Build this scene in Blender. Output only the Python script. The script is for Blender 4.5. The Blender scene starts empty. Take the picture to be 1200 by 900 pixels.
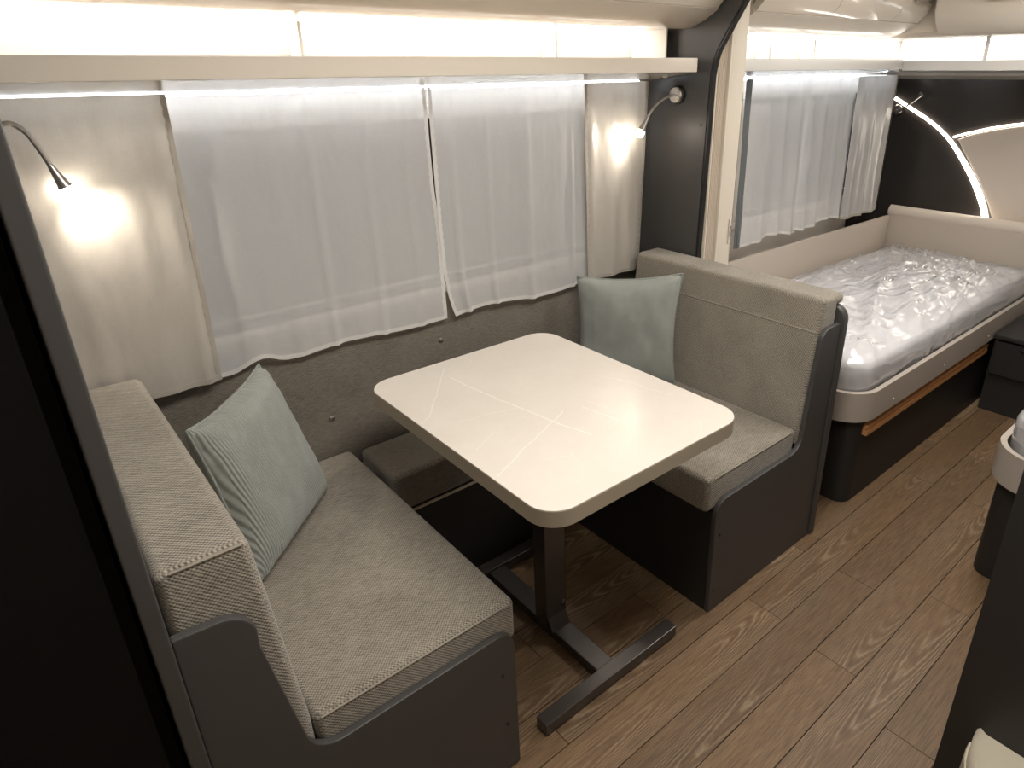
import bpy, bmesh, math, random
from mathutils import Vector, Matrix, noise
random.seed(7)
S = bpy.context.scene
COL = S.collection

# ------------------------------------------------------------------ camera
CAM = Vector((-.6074, -1.6988, 1.5))
YAW, PIT, ROL, FPX, PPX, PPY = .7163, -.4062, -.0078, 783.93, 669.85, 416.17
_cy, _sy, _cp, _sp = math.cos(YAW), math.sin(YAW), math.cos(PIT), math.sin(PIT)
_f = Vector((_sy*_cp, _cy*_cp, _sp)); _r0 = Vector((_cy, -_sy, 0)); _u0 = _r0.cross(_f)
_r = math.cos(ROL)*_r0 + math.sin(ROL)*_u0; _u = -math.sin(ROL)*_r0 + math.cos(ROL)*_u0
cd = bpy.data.cameras.new('camera'); cam = bpy.data.objects.new('camera', cd); COL.objects.link(cam)
cd.sensor_width = 36; cd.lens = FPX*36/1200
cd.shift_x = -(PPX-600)/1200; cd.shift_y = -(450-PPY)/1200
cd.clip_start = .02
m = Matrix((_r, _u, -_f)).transposed().to_4x4(); m.translation = CAM; cam.matrix_world = m
S.camera = cam

# ------------------------------------------------------------------ world, lights, exposure
w = bpy.data.worlds.new('world'); S.world = w; w.use_nodes = True
w.node_tree.nodes['Background'].inputs[0].default_value = (.9, .88, .85, 1)
w.node_tree.nodes['Background'].inputs[1].default_value = .05
S.view_settings.view_transform = 'Standard'; S.view_settings.look = 'None'
S.view_settings.exposure = 0.2; S.view_settings.gamma = 1.0
S.view_settings.use_curve_mapping = False
CEIL = 1.95
# flat ceiling light panels: x, y, watts, length, width
LAMPS = [(.20, -1.15, 12.0, .9, .40), (1.85, -1.02, 10.5, .8, .30)]
for lx, ly, lw, la, lb in LAMPS:
    ld = bpy.data.lights.new('panel_light', 'AREA'); ld.shape = 'RECTANGLE'; ld.size = la; ld.size_y = lb
    ld.energy = lw; ld.color = (1.0, .968, .92)
    lo = bpy.data.objects.new('panel_light', ld); COL.objects.link(lo); lo.location = (lx, ly, CEIL-.032)

# ------------------------------------------------------------------ helpers
ORG = {}
def reg(o, org): ORG[o.name] = Vector(org)
def tag(o, label=None, cat=None, group=None, kind=None):
    if label: o['label'] = label
    if cat: o['category'] = cat
    if group: o['group'] = group
    if kind: o['kind'] = kind
    return o
def thing(name, label, cat, loc, group=None):
    o = bpy.data.objects.new(name, None); COL.objects.link(o); o.location = loc
    o.empty_display_size = .05; reg(o, loc)
    return tag(o, label, cat, group)
class MB:
    def __init__(s): s.v = []; s.f = []
    def add(s, vs, fs):
        n = len(s.v); s.v += [Vector(p) for p in vs]; s.f += [[i+n for i in f] for f in fs]; return s
    def box(s, x0, x1, y0, y1, z0, z1):
        return s.add([(x0,y0,z0),(x1,y0,z0),(x1,y1,z0),(x0,y1,z0),(x0,y0,z1),(x1,y0,z1),(x1,y1,z1),(x0,y1,z1)],
                     [(0,3,2,1),(4,5,6,7),(0,1,5,4),(1,2,6,5),(2,3,7,6),(3,0,4,7)])
    def prism(s, prof, axis, a, b):
        k = len(prof)
        mk = {'x': lambda p, t: (t, p[0], p[1]), 'y': lambda p, t: (p[0], t, p[1]), 'z': lambda p, t: (p[0], p[1], t)}[axis]
        vs = [mk(p, a) for p in prof] + [mk(p, b) for p in prof]
        fs = [tuple(range(k)), tuple(range(2*k-1, k-1, -1))] + [(i, i+k, (i+1) % k+k, (i+1) % k) for i in range(k)]
        return s.add(vs, fs)
    def tube(s, path, r, seg=10, cap=True, flat=None):
        path = [Vector(p) for p in path]; n = len(path); rs = r if isinstance(r, (list, tuple)) else [r]*n
        rings = []; ref = None
        for i, p in enumerate(path):
            t = (path[min(i+1, n-1)]-path[max(i-1, 0)]).normalized()
            if ref is None:
                ref = t.orthogonal().normalized() if flat is None else Vector(flat)
            ref = (ref - t*ref.dot(t)).normalized(); bi = t.cross(ref)
            rings.append([p+rs[i]*(math.cos(a)*ref+math.sin(a)*bi) for a in [2*math.pi*j/seg for j in range(seg)]])
        vs = [q for g in rings for q in g]
        fs = [(i*seg+j, i*seg+(j+1) % seg, (i+1)*seg+(j+1) % seg, (i+1)*seg+j) for i in range(n-1) for j in range(seg)]
        if cap: fs += [tuple(range(seg-1, -1, -1)), tuple((n-1)*seg+j for j in range(seg))]
        return s.add(vs, fs)
    def lathe(s, prof, c, axis, seg=28):
        c = Vector(c); ax = Vector(axis).normalized(); e1 = ax.orthogonal().normalized(); e2 = ax.cross(e1)
        vs = [c+ax*h+r*(math.cos(2*math.pi*j/seg)*e1+math.sin(2*math.pi*j/seg)*e2) for r, h in prof for j in range(seg)]
        n = len(prof)
        fs = [(i*seg+j, i*seg+(j+1) % seg, (i+1)*seg+(j+1) % seg, (i+1)*seg+j) for i in range(n-1) for j in range(seg)]
        fs += [tuple(range(seg-1, -1, -1)), tuple((n-1)*seg+j for j in range(seg))]
        return s.add(vs, fs)
    def band(s, pts, nrm, wdt, dep):
        """flat strip of width wdt following pts, lying in the plane with normal nrm"""
        pts = [Vector(p) for p in pts]; nrm = Vector(nrm).normalized(); n = len(pts); vs = []
        ws = wdt if isinstance(wdt, (list, tuple)) else [wdt]*n
        for i, p in enumerate(pts):
            t = (pts[min(i+1, n-1)]-pts[max(i-1, 0)]).normalized(); sd = t.cross(nrm).normalized()*ws[i]/2
            vs += [p+sd, p-sd, p-sd+nrm*dep, p+sd+nrm*dep]
        fs = [(4*i+a, 4*i+(a+1) % 4, 4*i+4+(a+1) % 4, 4*i+4+a) for i in range(n-1) for a in range(4)]
        fs += [(3, 2, 1, 0), (4*n-4, 4*n-3, 4*n-2, 4*n-1)]
        return s.add(vs, fs)
    def build(s, name, mat, parent=None, bevel=0, seg=2, smooth=35, label=None, cat=None, group=None, kind=None):
        if parent is not None: org = ORG[parent.name]
        else:
            xs = [p.x for p in s.v]; ys = [p.y for p in s.v]; zs = [p.z for p in s.v]
            org = Vector(((min(xs)+max(xs))/2, (min(ys)+max(ys))/2, min(zs)))
        me = bpy.data.meshes.new(name); bm = bmesh.new()
        bv = [bm.verts.new(p-org) for p in s.v]
        for f in s.f:
            try: bm.faces.new([bv[i] for i in f])
            except ValueError: pass
        bmesh.ops.recalc_face_normals(bm, faces=bm.faces)
        if bevel:
            ed = [e for e in bm.edges if len(e.link_faces) == 2 and e.calc_face_angle() > math.radians(28)]
            bmesh.ops.bevel(bm, geom=ed, offset=bevel, segments=seg, profile=.5, affect='EDGES', clamp_overlap=True)
        bm.to_mesh(me); bm.free()
        if smooth:
            me.shade_smooth(); me.set_sharp_from_angle(angle=math.radians(smooth))
        o = bpy.data.objects.new(name, me); COL.objects.link(o)
        if mat: me.materials.append(mat)
        if bevel and smooth:
            wn = o.modifiers.new('weighted_normal', 'WEIGHTED_NORMAL'); wn.keep_sharp = True; wn.weight = 100
        if parent is not None: o.parent = parent; reg(o, org)
        else: o.location = org; reg(o, org)
        return tag(o, label, cat, group, kind)
def arc(cx, cz, r, a0, a1, n=8):
    return [(cx+r*math.cos(math.radians(a0+(a1-a0)*i/n)), cz+r*math.sin(math.radians(a0+(a1-a0)*i/n))) for i in range(n+1)]
def rrect(x0, x1, y0, y1, radii, n=8):
    """rounded rectangle, radii for corners (x0y0, x1y0, x1y1, x0y1), counter-clockwise"""
    a, b, c, d = radii
    return (arc(x0+a, y0+a, a, 180, 270, n)+arc(x1-b, y0+b, b, 270, 360, n)+arc(x1-c, y1-c, c, 0, 90, n)+arc(x0+d, y1-d, d, 90, 180, n))
def smoothpath(pts, n=6):
    pts = [Vector(p) for p in pts]; out = []
    P = [pts[0]*2-pts[1]]+pts+[pts[-1]*2-pts[-2]]
    for i in range(1, len(P)-2):
        for k in range(n):
            t = k/n; p0, p1, p2, p3 = P[i-1:i+3]
            out.append(.5*((2*p1)+(-p0+p2)*t+(2*p0-5*p1+4*p2-p3)*t*t+(-p0+3*p1-3*p2+p3)*t**3))
    out.append(pts[-1]); return out
def floorpt(u, v, z):
    d = _f+(u-PPX)/FPX*_r-(v-PPY)/FPX*_u; t = (z-CAM.z)/d.z; return CAM+d*t

# ------------------------------------------------------------------ materials
def mat(name, col, rough=.5, metal=0, spec=.5, coat=0, emit=None, est=0, sheen=0):
    m = bpy.data.materials.new(name); m.use_nodes = True; b = m.node_tree.nodes['Principled BSDF']
    b.inputs['Base Color'].default_value = (*col, 1); b.inputs['Roughness'].default_value = rough
    b.inputs['Metallic'].default_value = metal; b.inputs['Specular IOR Level'].default_value = spec
    b.inputs['Coat Weight'].default_value = coat; b.inputs['Sheen Weight'].default_value = sheen
    if emit: b.inputs['Emission Color'].default_value = (*emit, 1); b.inputs['Emission Strength'].default_value = est
    return m
class NT:
    def __init__(s, m): s.t = m.node_tree; s.b = s.t.nodes['Principled BSDF']
    def n(s, typ, **kw):
        nd = s.t.nodes.new(typ)
        for k, v in kw.items(): setattr(nd, k, v)
        return nd
    def l(s, a, b): s.t.links.new(a, b)
    def math(s, op, a, b=None, c=None):
        nd = s.n('ShaderNodeMath', operation=op)
        for i, q in enumerate((a, b, c)):
            if q is None: continue
            if isinstance(q, (int, float)): nd.inputs[i].default_value = q
            else: s.l(q, nd.inputs[i])
        return nd.outputs[0]
    def coord(s): return s.n('ShaderNodeTexCoord').outputs['Object']
    def mapping(s, vec, sc=(1,1,1), loc=(0,0,0), rot=(0,0,0)):
        nd = s.n('ShaderNodeMapping'); s.l(vec, nd.inputs[0])
        nd.inputs['Scale'].default_value = sc; nd.inputs['Location'].default_value = loc; nd.inputs['Rotation'].default_value = rot
        return nd.outputs[0]
    def noise(s, vec, scale, detail=2, rough=.5, dist=0):
        nd = s.n('ShaderNodeTexNoise'); s.l(vec, nd.inputs['Vector'])
        nd.inputs['Scale'].default_value = scale; nd.inputs['Detail'].default_value = detail
        nd.inputs['Roughness'].default_value = rough; nd.inputs['Distortion'].default_value = dist
        return nd.outputs[0]
    def ramp(s, fac, stops):
        nd = s.n('ShaderNodeValToRGB'); s.l(fac, nd.inputs[0]); e = nd.color_ramp.elements
        while len(e) < len(stops): e.new(.5)
        for i, (p, c) in enumerate(stops): e[i].position = p; e[i].color = (*c, 1)
        return nd.outputs[0]
    def mix(s, fac, a, b, mode='MIX'):
        nd = s.n('ShaderNodeMix', data_type='RGBA', blend_type=mode)
        for i, q in ((0, fac), (6, a), (7, b)):
            if isinstance(q, (int, float)): nd.inputs[i].default_value = q
            elif isinstance(q, tuple): nd.inputs[i].default_value = (*q, 1)
            else: s.l(q, nd.inputs[i])
        return nd.outputs[2]
    def bump(s, h, strength, dist=.002):
        nd = s.n('ShaderNodeBump'); nd.inputs['Strength'].default_value = strength; nd.inputs['Distance'].default_value = dist
        s.l(h, nd.inputs['Height']); s.l(nd.outputs[0], s.b.inputs['Normal'])
    def sep(s, v):
        nd = s.n('ShaderNodeSeparateXYZ'); s.l(v, nd.inputs[0]); return nd.outputs

def fabric(name, c_lo, c_hi, k=1250, streak=(1,1,1)):
    m = mat(name, c_hi, .9, spec=.2, sheen=.25); t = NT(m); co = t.coord()
    wb = t.n('ShaderNodeTexNoise'); t.l(co, wb.inputs['Vector']); wb.inputs['Scale'].default_value = 120; wb.inputs['Detail'].default_value = 2
    dn = t.n('ShaderNodeVectorMath', operation='SCALE'); t.l(wb.outputs['Color'], dn.inputs[0]); dn.inputs['Scale'].default_value = .0022
    da = t.n('ShaderNodeVectorMath', operation='ADD'); t.l(co, da.inputs[0]); t.l(dn.outputs[0], da.inputs[1])
    x, y, z = t.sep(da.outputs[0]); xy = t.math('ADD', x, y); xmy = t.math('SUBTRACT', x, y)
    sn = lambda q_: t.math('SINE', t.math('MULTIPLY', q_, k))
    wv = t.math('MULTIPLY_ADD', t.math('ADD', sn(t.math('ADD', xy, z)), t.math('ADD', sn(t.math('ADD', xmy, z)), sn(t.math('SUBTRACT', xy, z)))), .2, .5)
    n1 = t.noise(t.mapping(co, sc=(60, 330, 330)), 1, 3, .7)
    n2 = t.noise(co, 7, 3, .6)
    f = t.math('ADD', t.math('MULTIPLY', wv, .5), t.math('ADD', t.math('MULTIPLY', n1, .6), t.math('MULTIPLY', n2, .25)))
    t.l(t.ramp(f, [(.38, c_lo), (.92, c_hi)]), t.b.inputs['Base Color'])
    t.bump(wv, .35, .0012)
    return m
M = {}
M['fabric'] = fabric('grey_tweed', (.070, .062, .051), (.42, .375, .305), 900)
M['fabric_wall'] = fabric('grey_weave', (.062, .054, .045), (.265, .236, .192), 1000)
M['thread'] = mat('seam_thread', (.30, .27, .22), .8)
def laminate(name, c, rough=.45, v=.12):
    m = mat(name, c, rough); t = NT(m); co = t.coord()
    n = t.noise(co, 9, 4, .6)
    t.l(t.mix(n, tuple(q*(1-v) for q in c), tuple(q*(1+v) for q in c)), t.b.inputs['Base Color'])
    t.bump(t.noise(co, 900, 2), .06, .0005)
    return m
M['panel'] = laminate('grey_brown_laminate', (.060, .057, .055), .42)
M['panel_dark'] = laminate('charcoal_laminate', (.022, .020, .019), .5)
M['black'] = mat('black_edge', (.008, .008, .008), .45)
M['wardrobe'] = laminate('black_brown_laminate', (.0045, .0038, .0034), .8)
M['wardrobe'].node_tree.nodes['Principled BSDF'].inputs['Specular IOR Level'].default_value = .15
M['cream'] = laminate('cream_laminate', (.70, .63, .53), .38, .03)
M['pale_gloss'] = mat('pale_grey_gloss', (.62, .60, .57), .14, coat=.3)
M['cream_gloss'] = mat('cream_gloss', (.70, .63, .54), .12, coat=.3)
M['wall'] = laminate('cream_wall', (.72, .67, .60), .6, .03)
M['white_in'] = mat('white_interior', (.86, .83, .79), .5)
M['chrome'] = mat('chrome', (.82, .80, .78), .12, 1)
M['steel'] = mat('brushed_nickel', (.45, .43, .41), .3, 1)
M['edge'] = mat('table_edge_band', (.36, .31, .235), .45)
M['frame'] = mat('table_frame_paint', (.045, .037, .033), .27, spec=.8)
M['orange'] = mat('orange_wood', (.42, .17, .055), .5)
t = NT(M['orange']); co = t.coord()
t.l(t.mix(t.noise(t.mapping(co, sc=(6, 90, 90)), 1, 4), (.46, .20, .07), (.70, .35, .15)), t.b.inputs['Base Color'])
M['rail'] = laminate('taupe_laminate', (.46, .40, .345), .4, .03)
M['rail_in'] = mat('taupe_leatherette', (.52, .45, .385), .55)
M['beige_pad'] = mat('beige_leatherette', (.66, .58, .50), .55)
M['dark_wall'] = laminate('dark_gloss_panel', (.036, .031, .028), .18, .2)
M['glass'] = mat('dark_tinted_pane', (.012, .013, .014), .12)
M['blind'] = mat('blind_rail', (.62, .60, .57), .4)
M['brass'] = mat('pale_trim', (.55, .47, .36), .35)
M['bin'] = mat('cream_plastic', (.62, .56, .44), .35)
def emis(name, c, s): return mat(name, (.8, .8, .8), .5, emit=c, est=s)
M['led_gap'] = emis('led_white', (1, .985, .965), 12)
M['led_cool'] = emis('led_cool', (.84, .91, 1), 20)
M['led_arc'] = emis('led_warm', (1, .90, .78), 14)
M['led_lamp'] = emis('lamp_led', (1, .90, .76), 60)
M['lens'] = emis('panel_diffuser', (1, .94, .86), 5)

# corduroy / velvet pillows
def pillow_mat(name, c, ribs):
    m = mat(name, c, .85, spec=.2, sheen=.25); t = NT(m); co = t.coord()
    n = t.noise(co, 11, 4, .6)
    t.l(t.mix(n, tuple(q*.72 for q in c), tuple(q*1.25 for q in c)), t.b.inputs['Base Color'])
    x, y, z = t.sep(co)
    if ribs: t.bump(t.math('SINE', t.math('MULTIPLY', x, 1150)), .6, .0018)
    else: t.bump(t.noise(co, 260, 3), .25, .001)
    return m
M['cord'] = pillow_mat('sage_corduroy', (.285, .298, .272), True)
M['velvet'] = pillow_mat('sage_velvet', (.270, .285, .260), False)

# curtains
def curtain_mat(name, c, clear, transl, gloss_r, gloss):
    m = bpy.data.materials.new(name); m.use_nodes = True; nt = m.node_tree; nt.nodes.clear()
    t = NT.__new__(NT); t.t = nt
    out = t.n('ShaderNodeOutputMaterial'); co = t.coord()
    wv = t.noise(t.mapping(co, sc=(900, 200, 60)), 1, 2); wv2 = t.noise(t.mapping(co, sc=(60, 200, 900)), 1, 2)
    fine = t.math('ADD', wv, wv2)
    col = t.mix(t.math('MULTIPLY', fine, .5), tuple(q*.86 for q in c), tuple(min(1, q*1.12) for q in c))
    bp = t.n('ShaderNodeBump'); bp.inputs['Strength'].default_value = .12; bp.inputs['Distance'].default_value = .0006; t.l(fine, bp.inputs['Height'])
    d = t.n('ShaderNodeBsdfDiffuse'); t.l(col, d.inputs[0]); t.l(bp.outputs[0], d.inputs['Normal'])
    tr = t.n('ShaderNodeBsdfTranslucent'); t.l(col, tr.inputs[0])
    g = t.n('ShaderNodeBsdfAnisotropic'); g.inputs['Roughness'].default_value = gloss_r; t.l(col, g.inputs[0]); t.l(bp.outputs[0], g.inputs['Normal'])
    tp = t.n('ShaderNodeBsdfTransparent')
    def mx(f, a, b):
        nd = t.n('ShaderNodeMixShader'); nd.inputs[0].default_value = f; t.l(a.outputs[0], nd.inputs[1]); t.l(b.outputs[0], nd.inputs[2]); return nd
    t.l(mx(clear, mx(gloss, mx(transl, d, tr), g), tp).outputs[0], out.inputs[0])
    return m
M['sheer'] = curtain_mat('white_sheer', (.95, .945, .94), .28, .38, .5, .05)
M['satin'] = curtain_mat('beige_satin', (.68, .635, .57), .0, .34, .36, .25)
M['sheer_hem'] = curtain_mat('sheer_hem', (.84, .82, .79), .03, .3, .5, .05)
M['satin_hem'] = curtain_mat('satin_hem', (.50, .46, .40), .0, .12, .4, .2)
M['grey_satin'] = curtain_mat('grey_satin', (.62, .61, .60), .0, .35, .32, .2)
M['dark_satin'] = curtain_mat('dark_grey_satin', (.20, .215, .22), .0, .25, .32, .25)

# mattress + plastic film
M['mattress'] = mat('white_mattress_cloth', (.90, .89, .89), .8)
def film():
    m = bpy.data.materials.new('clear_plastic_film'); m.use_nodes = True; nt = m.node_tree; nt.nodes.clear()
    t = NT.__new__(NT); t.t = nt
    out = t.n('ShaderNodeOutputMaterial'); co = t.coord()
    bp = t.n('ShaderNodeBump'); bp.inputs['Strength'].default_value = .7; bp.inputs['Distance'].default_value = .009
    nz = t.noise(t.mapping(co, sc=(2.2, 8, 6), rot=(0, 0, .75)), 1, 2, .5, .8)
    rdg = t.math('POWER', t.math('SUBTRACT', 1, t.math('ABSOLUTE', t.math('MULTIPLY_ADD', nz, 4, -2))), 3); rdg.node.use_clamp = True
    t.l(rdg, bp.inputs['Height'])
    g = t.n('ShaderNodeBsdfAnisotropic'); g.inputs['Roughness'].default_value = .10; g.inputs[0].default_value = (1, 1, 1, 1)
    t.l(bp.outputs[0], g.inputs['Normal'])
    tp = t.n('ShaderNodeBsdfTransparent'); tp.inputs[0].default_value = (.96, .96, .97, 1)
    fr = t.n('ShaderNodeFresnel'); fr.inputs[0].default_value = 1.5; t.l(bp.outputs[0], fr.inputs['Normal'])
    mx = t.n('ShaderNodeMixShader'); t.l(t.math('MULTIPLY_ADD', fr.outputs[0], .7, .09), mx.inputs[0])
    hz = t.n('ShaderNodeBsdfTranslucent'); hz.inputs[0].default_value = (.95, .95, .96, 1)
    hd = t.n('ShaderNodeBsdfDiffuse'); hd.inputs[0].default_value = (.95, .95, .96, 1); t.l(bp.outputs[0], hd.inputs['Normal'])
    m2 = t.n('ShaderNodeMixShader'); m2.inputs[0].default_value = .5; t.l(hz.outputs[0], m2.inputs[1]); t.l(hd.outputs[0], m2.inputs[2])
    m3 = t.n('ShaderNodeMixShader'); m3.inputs[0].default_value = .42; t.l(tp.outputs[0], m3.inputs[1]); t.l(m2.outputs[0], m3.inputs[2])
    t.l(m3.outputs[0], mx.inputs[1]); t.l(g.outputs[0], mx.inputs[2]); t.l(mx.outputs[0], out.inputs[0])
    return m
M['film'] = film()

# oak vinyl planks
def oak():
    m = mat('oak_plank', (.3, .2, .13), .5, spec=.4); t = NT(m); co = t.coord()
    oi = t.n('ShaderNodeObjectInfo'); cmb = t.n('ShaderNodeCombineXYZ')
    rnd = oi.outputs['Random']
    t.l(t.math('MULTIPLY', rnd, 37), cmb.inputs[0]); t.l(t.math('MULTIPLY', rnd, 91), cmb.inputs[1]); t.l(t.math('MULTIPLY', rnd, 13), cmb.inputs[2])
    ad = t.n('ShaderNodeVectorMath', operation='ADD'); t.l(co, ad.inputs[0]); t.l(cmb.outputs[0], ad.inputs[1]); v = ad.outputs[0]
    big = t.noise(t.mapping(v, sc=(1.3, 7.0, 1)), 1, 1.2, .4, .15)
    wob = t.noise(t.mapping(v, sc=(40, 95, 1)), 1, 2, .6)
    lx_, ly_, lz_ = t.sep(co)
    yy = t.math('ADD', ly_, t.math('MULTIPLY_ADD', t.math('FRACT', t.math('MULTIPLY', rnd, 7.31)), .07, -.035))
    arch = t.math('MULTIPLY', t.math('MULTIPLY', yy, yy), 13500)
    sgn = t.math('MULTIPLY_ADD', t.math('ROUND', t.math('FRACT', t.math('MULTIPLY', rnd, 3.77))), 90, -45)
    ph = t.math('ADD', t.math('ADD', arch, t.math('MULTIPLY', lx_, sgn)), t.math('ADD', t.math('MULTIPLY', big, 70), t.math('MULTIPLY', wob, 3.4)))
    ring = t.math('MULTIPLY_ADD', t.math('SINE', ph), .5, .5)
    msk = t.noise(t.mapping(v, sc=(1.4, 5, 1)), 1.3, 1)
    pores = t.noise(t.mapping(v, sc=(14, 420, 1)), 1, 3, .6)
    tone = t.noise(t.mapping(v, sc=(1.5, 7, 1)), 1, 3, .6)
    base = t.mix(tone, (.150, .088, .042), (.235, .143, .074))
    mm = t.ramp(msk, [(.44, (.12, .12, .12)), (.62, (1, 1, 1))])
    lines = t.math('MULTIPLY', t.math('POWER', ring, 4), mm)
    c1 = t.mix(t.math('MULTIPLY', lines, .6), base, (.37, .275, .18))
    dk = t.math('MULTIPLY', t.math('POWER', t.math('SUBTRACT', 1, ring), 3), mm)
    c2 = t.mix(t.math('MULTIPLY', dk, .45), c1, (.115, .07, .042))
    pr = t.ramp(pores, [(.38, (.62, .62, .62)), (.6, (1.06, 1.06, 1.06))])
    c3 = t.mix(1.0, c2, pr, 'MULTIPLY')
    pt = t.math('MULTIPLY_ADD', rnd, .28, .86); pc = t.n('ShaderNodeCombineXYZ')
    for i in range(3): t.l(pt, pc.inputs[i])
    t.l(t.mix(1.0, c3, pc.outputs[0], 'MULTIPLY'), t.b.inputs['Base Color'])
    t.bump(t.math('ADD', pores, t.math('MULTIPLY', lines, .4)), .25, .0008)
    return m
M['oak'] = oak()

# table top: cream stone laminate with thin pale veins (vein courses read off the photo)
def stone():
    m = mat('cream_stone_laminate', (.66, .585, .49), .24, spec=.5); t = NT(m)
    geo = t.n('ShaderNodeNewGeometry'); pos = geo.outputs['Position']
    wob = t.n('ShaderNodeTexNoise'); t.l(pos, wob.inputs['Vector']); wob.inputs['Scale'].default_value = 22; wob.inputs['Detail'].default_value = 3
    sub = t.n('ShaderNodeVectorMath', operation='SUBTRACT'); t.l(wob.outputs['Color'], sub.inputs[0]); sub.inputs[1].default_value = (.5, .5, .5)
    sc = t.n('ShaderNodeVectorMath', operation='SCALE'); t.l(sub.outputs[0], sc.inputs[0]); sc.inputs['Scale'].default_value = .012
    ad = t.n('ShaderNodeVectorMath', operation='ADD'); t.l(pos, ad.inputs[0]); t.l(sc.outputs[0], ad.inputs[1])
    x, y, z = t.sep(ad.outputs[0])
    veins = [([(528,443),(568,461),(582,467),(660,498),(692,509)], .0016, 1), ([(522,429),(516,448),(507,475),(504,488),(493,497)], .0013, .7),
             ([(660,482),(645,497),(612,527),(583,559)], .0013, .8), ([(605,478),(575,485),(553,491),(528,496)], .0011, .65),
             ([(578,508),(565,520),(558,527)], .0010, .6), ([(698,440),(737,447),(762,456),(788,463)], .0014, .55),
             ([(683,477),(725,492)], .0015, .6), ([(688,470),(712,478)], .0011, .5), ([(595,434),(632,432)], .0009, .5),
             ([(541,418),(553,423)], .0010, .6), ([(531,430),(546,435)], .0010, .5), ([(640,538),(672,533)], .0010, .6), ([(668,528),(676,537)], .0010, .5),
             ([(588,527),(604,513),(622,500)], .0008, .3), ([(820,492),(823,505),(814,515)], .0011, .35)]
    tot = None
    for pts, wd, am in veins:
        P = [floorpt(u, v, .74) for u, v in pts]
        for a, b in zip(P, P[1:]):
            dx, dy = b.x-a.x, b.y-a.y; L2 = dx*dx+dy*dy
            px = t.math('SUBTRACT', x, a.x); py = t.math('SUBTRACT', y, a.y)
            h = t.math('ADD', t.math('MULTIPLY', px, dx/L2), t.math('MULTIPLY', py, dy/L2)); h.node.use_clamp = True
            ex = t.math('MULTIPLY_ADD', h, -dx, px); ey = t.math('MULTIPLY_ADD', h, -dy, py)
            d = t.math('SQRT', t.math('MULTIPLY_ADD', ex, ex, t.math('MULTIPLY', ey, ey)))
            g = t.math('MULTIPLY_ADD', d, -am/wd, am*1.2); g.node.use_clamp = True
            g = t.math('MINIMUM', g, am)
            tot = g if tot is None else t.math('MAXIMUM', tot, g)
    n1 = t.noise(pos, 9, 4, .6); n2 = t.noise(pos, 60, 3, .6)
    base = t.mix(t.math('ADD', t.math('MULTIPLY', n1, .7), t.math('MULTIPLY', n2, .3)), (.62, .56, .49), (.735, .68, .61))
    t.l(t.mix(t.math('MULTIPLY', tot, .62), base, (.93, .89, .82)), t.b.inputs['Base Color'])
    return m
M['stone'] = stone()

# ------------------------------------------------------------------ the room shell
RX0, RX1, RY0, RY1 = -1.5, 3.32, -2.2, .10
fl = MB().box(RX0, RX1, RY0, RY1, -.05, -.004).build('floor', M['black'], kind='structure', label='oak plank vinyl floor with dark joints')
MB().box(RX0-.04, RX1+.04, RY0, RY1, CEIL, CEIL+.04).build('ceiling', M['wall'], kind='structure', label='cream caravan ceiling')
MB().box(RX0-.04, RX1+.04, RY1, RY1+.04, -.05, CEIL).build('wall_back', M['wall'], kind='structure', label='cream wall behind the curtains')
MB().box(RX0-.04, RX1+.04, RY0-.04, RY0, -.05, CEIL).build('wall_front', M['wall'], kind='structure', label='cream wall facing the dinette')
MB().box(RX0-.04, RX0, RY0, RY1, -.05, CEIL).build('wall_left', M['wall'], kind='structure', label='cream end wall beyond the wardrobe')
MB().box(RX1, RX1+.04, RY0, RY1, -.05, CEIL).build('wall_right', M['wall'], kind='structure', label='cream end wall at the head of the beds')
# planks: 0.1206 m rows, end joints where the photograph shows them
ROW, Y0 = .1206, -1.3333
JOINT = {-1: .726, 0: 1.264, 1: .815, 2: 1.163, 3: .84, 4: .112, 5: .594}
for k in range(-8, 13):
    ya, yb = Y0+k*ROW, Y0+(k+1)*ROW
    ya, yb = max(ya, RY0), min(yb, RY1)
    if yb-ya < .02: continue
    x = JOINT.get(k, random.uniform(.1, 1.1))
    while x > RX0: x -= 1.05
    while x < RX1:
        a, b = max(x, RX0), min(x+1.05, RX1); x += 1.05
        if b-a < .01: continue
        me_o = MB().box(a+.0006, b-.0006, ya+.0009, yb-.0009, -.004, 0)
        o = me_o.build('plank', M['oak'], None, bevel=.0007, seg=1)
        o.parent = fl; o.location = o.location-fl.location

def window(name, x0, x1, z0, z1, label):
    w_ = thing(name, None, None, ((x0+x1)/2, .09, z0)); w_['kind'] = 'structure'; w_['label'] = label
    b = .035
    MB().prism([(x0-b, z0-b), (x1+b, z0-b), (x1+b, z1+b), (x0-b, z1+b)], 'y', .099, .0995).build('backing', M['wall'], w_)
    fr = MB()
    for a in ((x0-b, x1+b, z0-b, z0), (x0-b, x1+b, z1, z1+b), (x0-b, x0, z0, z1), (x1, x1+b, z0, z1)): fr.box(a[0], a[1], .075, .099, a[2], a[3])
    fr.build('window_frame', M['wall'], w_, bevel=.004)
    MB().box(x0, x1, .088, .098, z0, z1).build('pane', M['glass'], w_)
    MB().box(x0+.01, x1-.01, .080, .087, z0+.034, z0+.039).build('blind_rail', M['blind'], w_)
    return w_
window('window_1', -.36, 1.10, .875, 1.37, 'wide dark caravan window behind the dinette curtains')
window('window_2', 1.93, 2.95, .86, 1.37, 'dark caravan window behind the curtains over the bed')

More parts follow.
